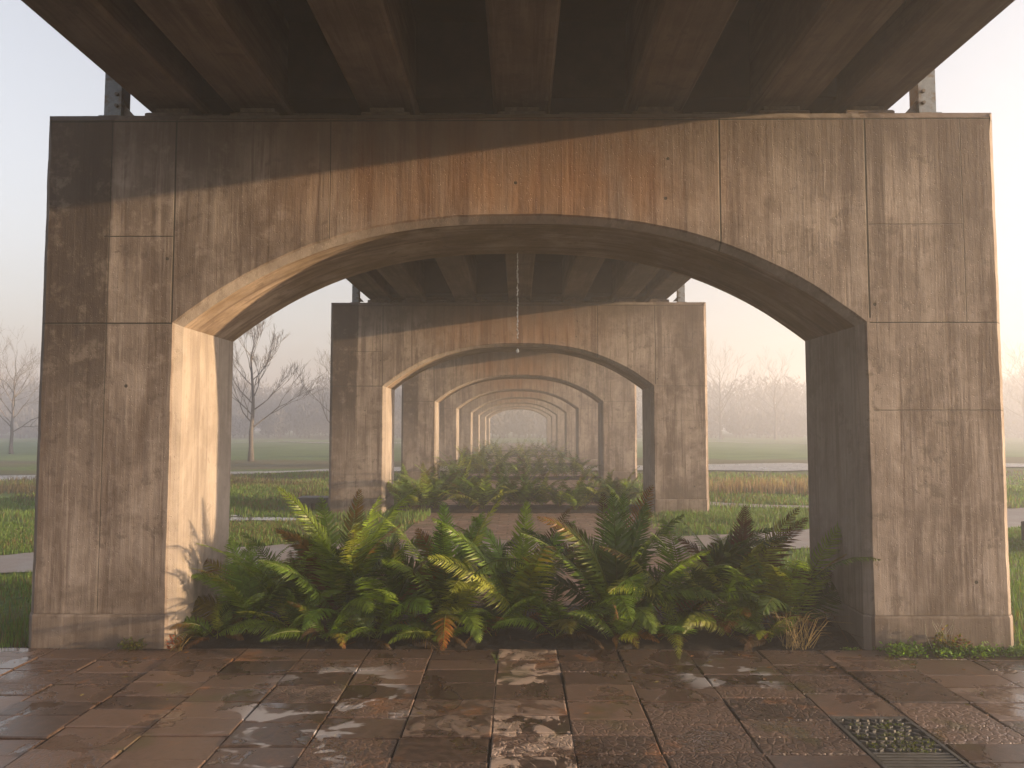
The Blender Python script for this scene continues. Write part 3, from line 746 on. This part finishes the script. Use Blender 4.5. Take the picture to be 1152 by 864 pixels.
# grass blades
def blades(name, X, Y, Z, H, Wd, cols, mat, rg, lean=.35):
    n = len(X); a = rg.uniform(0, 2*np.pi, n); l = rg.uniform(0, lean, n)*H; la = rg.uniform(0, 2*np.pi, n)
    b = np.c_[X, Y, Z]; sd = np.c_[np.cos(a), np.sin(a), np.zeros(n)]*Wd[:, None]
    mid = b + np.c_[np.cos(la)*l*.35, np.sin(la)*l*.35, H*.55]; tp = b + np.c_[np.cos(la)*l, np.sin(la)*l, H]
    V = np.stack([b-sd, b+sd, mid+sd*.7, mid-sd*.7, tp], 1).reshape(-1, 3); i = np.arange(n)*5
    me = bpy.data.meshes.new(name)
    F = np.concatenate([np.c_[i, i+1, i+2], np.c_[i, i+2, i+3], np.c_[i+3, i+2, i+4]])
    me.vertices.add(len(V)); me.vertices.foreach_set('co', V.ravel()); me.loops.add(F.size); me.loops.foreach_set('vertex_index', F.ravel().astype('i'))
    me.polygons.add(len(F)); me.polygons.foreach_set('loop_start', np.arange(len(F), dtype='i')*3); me.update(calc_edges=True)
    at = me.color_attributes.new('Col', 'FLOAT_COLOR', 'POINT'); cc = np.repeat(cols, 5, 0); at.data.foreach_set('color', np.c_[cc, np.ones(len(cc))].astype('f').ravel())
    me.materials.append(mat); o = bpy.data.objects.new(name, me); C.objects.link(o); return o

def path_mask(x, y):
    P = np.array([(-14, 1.4), (-6.2, 3.35), (-3.3, 4.0), (0, 4.5), (3.7, 5.2), (8.9, 7.6), (16, 10.5)])
    yc = np.interp(x, P[:, 0], P[:, 1]); m = np.abs(y-yc) > .66 + .12*vnoise(x*2, y*2, 4)
    P2 = np.array([(3.4, 10.9), (4.4, 9.9), (5.9, 9.2), (7.5, 8.9), (9.6, 8.3)]); yc = np.interp(x, P2[:, 0], P2[:, 1])
    m &= ~((np.abs(y-yc) < .28) & (x > 3.2) & (x < 10))
    P3 = np.array([(-17, 18.6), (-9, 21.6), (0, 22.6), (8, 23.0), (20, 23.2)]); yc = np.interp(x, P3[:, 0], P3[:, 1]); m &= np.abs(y-yc) > 1.55
    m &= ((x+4.45)/.95)**2 + ((y-7.5)/.33)**2 > 1; m &= ((x+5.6)/.65)**2 + ((y-7.9)/.18)**2 > 1
    k = np.floor((y+.1)/SPAN); yy = y - k*SPAN
    m &= ~((np.abs(x) < 3.56) & (yy < 1.1) & (y > -.1))
    e = .25*vnoise(x*1.5, y*1.5, 8)
    m &= ~((x > -1.55-e) & (x < 2.05+e) & (y > 0)); m &= ~((y < 1.4) & (np.abs(x) < 2.6))
    m &= ~((y < .02) & (np.abs(x) < 10.1))
    return m
rg = np.random.default_rng(9)
def scatter(n, x0, x1, y0, y1, dens_seed):
    X = rg.uniform(x0, x1, n); Y = rg.uniform(y0, y1, n); m = path_mask(X, Y)
    cl = vnoise(X*.9, Y*.9, dens_seed); m &= rg.random(n) < .25 + 1.1*cl
    return X[m], Y[m]
XS, YS = [], []
for args in ((90000, -9, -2.6, 0.02, 7, 1), (90000, 2.6, 9, 0.02, 8.5, 2), (60000, -12, 0, 7, 15, 3), (60000, 0, 13, 7, 15, 4), (26000, -17, 18, 15, 20, 5), (16000, -2.6, 2.8, 1.5, 8.2, 6)):
    x, y = scatter(*args); XS.append(x); YS.append(y)
X = np.concatenate(XS); Y = np.concatenate(YS); n = len(X)
Hh = (.028 + .060*rg.random(n)*(.4+vnoise(X*1.3, Y*1.3, 12))) * (1 + .5*(Y > 7)); near = (Y < 1.2); Hh = Hh*np.where(near, 1.5, 1)
t = vnoise(X*.6, Y*.6, 21)[:, None]; r1 = rg.random((n, 1))
cols = np.where(rg.random((n, 1)) < .12+.25*(t > .6), np.array([[.16, .12, .05]]), np.array([[.065, .125, .018]])*(1-r1) + np.array([[.14, .235, .04]])*r1)
tag(blades('grass', X, Y, gh(X, Y), Hh, np.full(n, .0035)+.0012*np.clip(Y-3, 0, 10), cols, M['grass'], rg), 'short green grass beside and behind the piers', 'grass', None, 'stuff')
# dry reeds on the right and low brown scrub on the left
n = 3800; X = rg.uniform(4.4, 11, n); Y = 11.8 + rg.uniform(0, 2.2, n) - .10*(X-5); k = rg.random(n) < .35 + vnoise(X*2, Y*2, 3)*.9; X, Y = X[k], Y[k]; n = len(X)
c1 = rg.random((n, 1)); cols = np.array([[.22, .12, .07]])*(1-c1) + np.array([[.40, .31, .20]])*c1
tag(blades('reeds', X, Y, gh(X, Y), rg.uniform(.18, .42, n), np.full(n, .009), cols, M['dry'], rg, .3), 'band of dry reddish reeds beyond the side path on the right', 'reeds', None, 'stuff')
n = 16000; X = rg.uniform(-16, -4, n); Y = rg.uniform(10.5, 18, n); k = path_mask(X, Y) & (rg.random(n) < sstep(.45, .75, vnoise(X*.6, Y*.9, 31))); X, Y = X[k], Y[k]; n = len(X)
c1 = rg.random((n, 1)); cols = np.array([[.07, .055, .03]])*(1-c1) + np.array([[.13, .10, .05]])*c1
tag(blades('brown_scrub', X, Y, gh(X, Y), rg.uniform(.08, .26, n), np.full(n, .012), cols, M['dry'], rg, .8), 'low brown dead scrub in the rough ground before the road on the left', 'scrub', None, 'stuff')

# low weeds at pier feet
def leafy(mb, rg, cx, cy, rx, ry, n, hmax, size, cols, z0=0.0):
    for i in range(n):
        a = rg.uniform(0, 6.28); r = math.sqrt(rg.random()); x = cx + rx*r*math.cos(a); y = cy + ry*r*math.sin(a)
        z = z0 + hmax*rg.random()*(1-.5*r) + .004; s = size*rg.uniform(.5, 1.3); az = rg.uniform(0, 6.28); el = rg.uniform(-.2, 1.0)
        d = np.array([math.cos(az)*math.cos(el), math.sin(az)*math.cos(el), math.sin(el)]); sd = np.array([-math.sin(az), math.cos(az), rg.normal(0, .3)])
        p = np.array([x, y, z]); V = [p, p+d*s*.45+sd*s*.28, p+d*s, p+d*s*.45-sd*s*.28]; c = np.array(cols[rg.integers(0, len(cols))])*rg.uniform(.7, 1.3)
        mb.add(V, [[0, 1, 2, 3]], c)
        if i % 5 == 0: mb.add([(x-.001, y, z0), (x+.001, y, z0), (x+.0008, y, z), (x-.0008, y, z)], [[0, 1, 2, 3]], (.10, .09, .03))
rg = np.random.default_rng(31)
GC = [(.10, .20, .025), (.15, .27, .035), (.20, .31, .04), (.07, .14, .02)]
mb = MB(); 
for i in range(95):
    x = rg.uniform(2.62, 4.6); leafy(mb, rg, x, -.09 + rg.uniform(-.09, .04), .08, .05, 46, rg.uniform(.02, .11), .026, GC)
for i in range(8): leafy(mb, rg, rg.uniform(2.3, 2.65), -.02, .05, .02, 14, .02, .018, GC)
tag(mb.build('creeping_weeds', M['fern']), 'bright green creeping weeds along the foot of the right leg', 'weeds', None, 'stuff')
root = empty('weed_clump', (3.02, -.06, 0)); mb = MB(); leafy(mb, rg, 0, 0, .09, .04, 200, .19, .032, [(.16, .15, .03), (.12, .15, .03), (.20, .10, .03)])
leafy(mb, rg, .13, 0, .07, .04, 140, .13, .03, [(.24, .09, .04), (.18, .07, .03), (.10, .12, .03)]); mb.build('leaves', M['fern'], root)
mb = MB()
for i in range(9): 
    a = rg.normal(0, .04); mb.tube([(a, 0, 0), (a*1.8+rg.normal(0, .015), -.01, .13), (a*2.4+rg.normal(0, .03), -.01, .19+.05*rg.random())], [.002, .0016, .0008], 4)
mb.build('stems', M['dry'], root); tag(root, 'taller rusty and yellow-green weed clump at the foot of the right leg', 'weed')
root = empty('weed_clump', (-2.78, -.05, 0)); mb = MB(); leafy(mb, rg, 0, 0, .10, .035, 150, .09, .028, [(.10, .12, .03), (.14, .13, .03), (.08, .11, .02)]); mb.build('leaves', M['fern'], root)
tag(root, 'small yellow-green weed clump at the foot of the left leg', 'weed')
root = empty('red_leaved_weed', (-2.44, -.06, 0)); mb = MB(); leafy(mb, rg, -.02, 0, .05, .03, 55, .15, .036, [(.42, .07, .03), (.35, .12, .04), (.24, .06, .03)]); mb.build('leaves', M['fern'], root)
mb = MB()
for i in range(26):
    a = rg.uniform(-.5, 1.1); L = rg.uniform(.12, .28); mb.tube([(rg.normal(0, .02), rg.normal(0, .015), 0), (math.sin(a)*L*.5, -.02, L*.6*math.cos(a)+.02), (math.sin(a)*L, -.03, L*.75*math.cos(a))], [.0018, .0014, .0005], 3, col=(.22, .15, .05))
mb.build('stems', M['dry'], root); tag(root, 'weed with small red leaves and dry stems at the inner corner of the left leg', 'weed')
root = empty('dry_grass_tuft', (2.02, .06, 0)); mb = MB()
for i in range(60):
    a = rg.normal(0, .7); b = rg.normal(-.2, .35); L = rg.uniform(.15, .42); px_, py_ = rg.normal(0, .05), rg.normal(0, .03)
    c_ = np.array((.36, .27, .13))*rg.uniform(.5, 1.1); mb.tube([(px_, py_, 0), (px_+math.sin(a)*L*.45, py_+b*L*.3, L*.6), (px_+math.sin(a)*L*.9, py_+b*L*.6, L*.75-abs(a)*.12*L)], [.0026, .002, .0005], 3, col=c_)
mb.build('blades', M['dry'], root); tag(root, 'tuft of dry straw-coloured grass beside the shaded right leg', 'grass tuft')
root = empty('grass_tuft', (-.15, -.30, -.01)); mb = MB()
for i in range(16):
    a = rg.normal(0, .4); L = rg.uniform(.04, .10); mb.tube([(rg.normal(0, .006), rg.normal(0, .02), 0), (math.sin(a)*L*.4, 0, L*.6), (math.sin(a)*L, 0, L)], [.002, .0016, .0005], 3, col=(.10, .14, .03))
mb.build('blades', M['grass'], root); tag(root, 'tiny grass tuft sprouting from a joint of the pale centre stones', 'grass tuft')

mb = MB(); rg = np.random.default_rng(91)
for i in range(150):
    x = rg.uniform(-5, 5); y = -abs(rg.normal(0, .9)) - .02; a = rg.uniform(0, 6.28); L = rg.uniform(.010, .030); u = np.array([math.cos(a), math.sin(a), 0])*L; v = np.array([-math.sin(a), math.cos(a), 0])*L*.4
    p = np.array([x, y, .006]); mb.add([p-u, p+v+(0, 0, .004), p+u+(0, 0, .002), p-v], [[0, 1, 2, 3]], np.array([(.20, .10, .04), (.12, .06, .03), (.16, .13, .04)][rg.integers(0, 3)]))
tag(mb.build('fallen_leaves', M['dry']), 'scattered small brown fallen bits of leaf on the wet paving', 'fallen leaves', None, 'stuff')

# ------------------------------------------------------------------ small things
# drain cover of cast stone
x0, x1, y0, y1 = DRAIN; root = empty('drain_cover', ((x0+x1)/2, (y0+y1)/2, 0)); tag(root, 'dark patterned drain cover with moss in its slots, in the right of the paving', 'drain cover')
hw, hd = (x1-x0)/2-.006, (y1-y0)/2-.006; rg = np.random.default_rng(8)
mb = MB(); mb.box(-hw, hw, -hd, hd, -.05, -.018); 
mb.box(-hw, hw, hd-.022, hd, -.0178, .001, .002); mb.box(-hw, hw, -hd, -hd+.022, -.0178, .001, .002); mb.box(-hw, -hw+.022, -hd+.0225, hd-.0225, -.0178, .001, .002); mb.box(hw-.022, hw, -hd+.0225, hd-.0225, -.0178, .001, .002)
mb.build('frame', M['bench'], root)
mb = MB(); ny = 9
for r in range(ny):
    yy = .03 + (hd-.06)*r/(ny-1)*.98
    for c in range(8):
        xx = -hw+.055 + (2*hw-.11)*c/7 + (.02 if r % 2 else -.01)
        if abs(xx) > hw-.035: continue
        a = rg.uniform(-.9, .9); L, W_ = .027, .012; V = []
        for q in range(6):
            tq = 2*math.pi*q/6; u, v = L*math.cos(tq), W_*math.sin(tq); V.append((xx+u*math.cos(a)-v*math.sin(a), yy+u*math.sin(a)+v*math.cos(a)))
        mb.polys([(p[0], p[1], -.0178) for p in V] + [(xx+(p[0]-xx)*.75, yy+(p[1]-yy)*.75, .0) for p in V], [(q, (q+1) % 6, 6+(q+1) % 6, 6+q) for q in range(6)] + [tuple(range(6, 12))])
for r in range(13):
    yy = -hd+.04 + r*(hd-.03)/13; mb.box(-hw+.024, hw-.024, yy, yy+.014, -.0178, -.001, .003)
mb.build('raised_pattern', M['bench'], root)
mb = MB(); 
for i in range(34): leafy(mb, rg, rg.uniform(-.16, .16), rg.uniform(.0, .36), .04, .03, 34, .016, .013, [(.07, .10, .015), (.11, .13, .02)], -.016)
mb.build('moss', M['fern'], root)['kind'] = 'stuff'

# string of drops falling from the arch
root = empty('dripping_water', (-.005, .97, 3.10)); mb = MB(); rg = np.random.default_rng(3)
def blob(mb, c, r, st=1.3):
    V = [(c[0], c[1], c[2]-r*st)]; F = []
    for j in (1, 2, 3):
        ph = -math.pi/2 + math.pi*j/4
        for k in range(6): V.append((c[0]+r*math.cos(ph)*math.cos(k*math.pi/3), c[1]+r*math.cos(ph)*math.sin(k*math.pi/3), c[2]+r*st*math.sin(ph)*(1.5 if ph > 0 else 1)))
    V.append((c[0], c[1], c[2]+r*st*1.7))
    for k in range(6):
        k2 = (k+1) % 6; F.append((0, 1+k2, 1+k)); 
        for j in (0, 1): F.append((1+j*6+k, 1+j*6+k2, 7+j*6+k2, 7+j*6+k))
        F.append((13+k, 13+k2, 19))
    mb.polys(V, F)
z = 0.03
while z > -.74:
    blob(mb, (rg.normal(0, .0025), rg.normal(0, .0025), z), rg.uniform(.0035, .0075)); z -= rg.uniform(.009, .026)
def drop_mat():
    t = NT('water_drop'); t.bsdf.inputs['Transmission Weight'].default_value = .35; return t.base((.92, .93, .95), .12, None, .8)
M['drop'] = drop_mat()
mb.build('drops', M['drop'], root); mb = MB(); blob(mb, (0, 0, -.845), .013, 1.2); mb.build('falling_drop', M['drop'], root)
tag(root, 'thin string of white water drops falling from the crown of the nearest arch', 'dripping water')

# benches
def bench(name, loc, L, D, H, th, rz, label):
    root = empty(name, loc, rz); mb = MB(); mb.box(-L/2, L/2, -D/2, D/2, H-th, H, .012); mb.build('seat', M['bench'], root)
    for s in (-1, 1):
        mb = MB(); mb.box(s*L*.36-.06, s*L*.36+.06, -D*.38, D*.38, -.06, H-th-.001, 0); mb.build('leg', M['bench'], root)
    return tag(root, label, 'bench')
bench('stone_bench', (-3.55, 9.05, float(gh(-3.5, 9.0))), 1.5, .42, .26, .11, .03, 'low dark slab bench poking out left of the second pier')
bench('stone_bench', (7.75, 4.75, float(gh(7.7, 4.8))), 1.7, .45, .36, .26, .25, 'thick dark slab bench on the grass at the right edge')

# ------------------------------------------------------------------ bare trees
def bare_tree(name, loc, H, seed, label, spread=.5, depth=6, group=None, trunk_r=None, fork=.28, ntw=3):
    rg = random.Random(seed); root = empty(name, loc); tk = MB(); br = MB(); trunk_r = trunk_r or H*.017
    up = Vector((0, 0, 1))
    def grow(p, d, L, r, lev):
        n = 4 if lev < 2 else 3; pts = [p.copy()]; rad = [r]; q = p.copy(); dd = d.copy()
        for i in range(n):
            dd = (dd + Vector((rg.gauss(0, .13), rg.gauss(0, .13), rg.gauss(0, .08)+.06))).normalized(); q = q + dd*(L/n); pts.append(q.copy()); rad.append(r*(1-.42*(i+1)/n))
        br.tube(pts, rad, 5 if lev < 2 else 3, cap=False)
        if lev >= depth: return
        kids = 3 if lev < 3 else ntw
        for k in range(kids):
            f = rg.uniform(.35, 1.0) if k else 1.0; i = min(n, max(1, round(f*n))); b = pts[i]
            ax = Vector((rg.gauss(0, 1), rg.gauss(0, 1), rg.gauss(0, .5))); ax = (ax - dd*ax.dot(dd)).normalized()
            ang = rg.uniform(.25, .75)*spread*1.8 if k else rg.uniform(.05, .3)
            nd = (dd*math.cos(ang) + ax*math.sin(ang) + up*.10).normalized()
            grow(b, nd, L*rg.uniform(.60, .82), max(rad[i]*rg.uniform(.55, .75), H*.0010), lev+1)
    # trunk
    pts = []; rad = []; q = Vector((0, 0, -.1)); m = 9
    for i in range(m):
        t_ = i/(m-1); pts.append(Vector((rg.gauss(0, .012)*H*t_, rg.gauss(0, .012)*H*t_, H*.78*t_ - .1))); rad.append(trunk_r*(1.35 if i == 0 else 1)*(1-.80*t_))
    tk.tube(pts, rad, 8); tk.build('trunk', M['bark'], root, smooth=True)
    nb = 15
    for i in range(nb):
        t_ = fork + (1-fork)*(i/(nb-1))*.98; f = t_*(m-1); j = min(m-2, int(f)); p = pts[j].lerp(pts[j+1], f-j); a = i*2.4 + rg.uniform(-.4, .4)
        el = .35 + .75*t_ + rg.uniform(-.12, .12); d = Vector((math.cos(a)*math.cos(el), math.sin(a)*math.cos(el), math.sin(el)))
        grow(p, d, H*(.27-.13*t_)*rg.uniform(.8, 1.1)*(.6+spread), trunk_r*(.42-.26*t_), 2)
    br.build('crown', M['bark'], root)
    return tag(root, label, 'tree', group)
# x from the photograph's columns at the tree's depth
bare_tree('bare_tree', (px2(281, 35.0), 29.8, 0), 7.4, 5, 'leafless tree seen through the left of the nearest arch, the sharpest of the trees', .33, 6)
bare_tree('bare_tree', (px2(372, 44), 39, 0), 6.6, 8, 'hazy leafless tree half hidden behind the left edge of the second pier', .6, 5)
bare_tree('bare_tree', (px2(6, 42), 37, 0), 6.3, 14, 'wide leafless tree at the left edge of the picture beyond the nearest pier', .75, 5)
bare_tree('bare_tree', (px2(813, 92), 88, 0), 11.6, 21, 'faint leafless tree in the mist just right of the second pier', .6, 5)
bare_tree('bare_tree', (px2(872, 92), 87, 0), 10.4, 25, 'fainter leafless tree in the mist, seen through the right of the nearest arch', .6, 5)
bare_tree('bare_tree', (px2(1152, 80), 75, 0), 10.2, 28, 'faint leafless tree in the mist at the right edge of the picture', .6, 5)

# misty woodland as one mass: upright stems and twig clumps
rg = np.random.default_rng(50); V = []; 
def wood(xa, xb, ya, yb, cnt, h0, h1):
    for i in range(cnt):
        x = rg.uniform(xa, xb); y = rg.uniform(ya, yb); h = rg.uniform(h0, h1)*(.84+.28*vnoise(x*.07+3, y*.0+1, 6)); rx = h*rg.uniform(.35, .6); n = 480
        u = rg.normal(0, 1, (n, 3)); u /= np.linalg.norm(u, axis=1)[:, None]; u *= rg.random((n, 1))**.4
        p = np.c_[x+u[:, 0]*rx, y+u[:, 1]*rx, h*.53+u[:, 2]*h*.47]; d = np.c_[rg.normal(0, .5, n), rg.normal(0, .3, n), rg.uniform(.3, 1, n)]; d *= (rg.uniform(.4, 1.2, n)/np.linalg.norm(d, axis=1))[:, None]
        s = np.cross(d, rg.normal(0, 1, (n, 3))); s *= (rg.uniform(.05, .22, n)/np.linalg.norm(s, axis=1))[:, None]
        V.append(np.stack([p-s, p+s, p+d], 1).reshape(-1, 3))
        V.append(np.array([[x-.12, y, -.1], [x+.12, y, -.1], [x, y, h*.8], [x, y-.12, -.1], [x, y+.12, -.1], [x, y, h*.8]]))
wood(-150, -8, 108, 132, 150, 9.3, 11.4)
wood(-12, 22, 105, 130, 60, 9.3, 11.2)
wood(14, 160, 108, 136, 170, 9.6, 11.8)
wood(-170, -85, 15, 110, 70, 8.5, 11)
for xa, xb, c_ in ((-150, -8, 150), (-12, 22, 50), (14, 160, 150)): wood(xa, xb, 100, 108, c_, 3.0, 4.6)
V = np.concatenate(V); mb = MB(); i = np.arange(len(V)//3)*3; mb.add(V, np.c_[i, i+1, i+2], (.05, .045, .035))
M['twigs'] = simple('bare_twigs', (.085, .078, .072), .9, 0, 3, .3, 0)
tag(mb.build('distant_wood', M['twigs']), 'misty leafless woodland along the far edge of the field', 'woodland', None, 'stuff')

# ------------------------------------------------------------------ haze
m = bpy.data.materials.new('haze_air'); m.use_nodes = True; t = m.node_tree; t.nodes.clear(); o_ = t.nodes.new('ShaderNodeOutputMaterial'); pv = t.nodes.new('ShaderNodeVolumePrincipled')
pv.inputs['Color'].default_value = HAZE_COLOR; pv.inputs['Density'].default_value = HAZE_DENSITY; pv.inputs['Anisotropy'].default_value = HAZE_G
t.links.new(pv.outputs[0], o_.inputs['Volume'])
mb = MB(); mb.box(-330, 330, -130, 330, -1.6, 14.3); tag(mb.build('haze', m), 'thin morning mist over the whole place', 'mist', None, 'stuff')
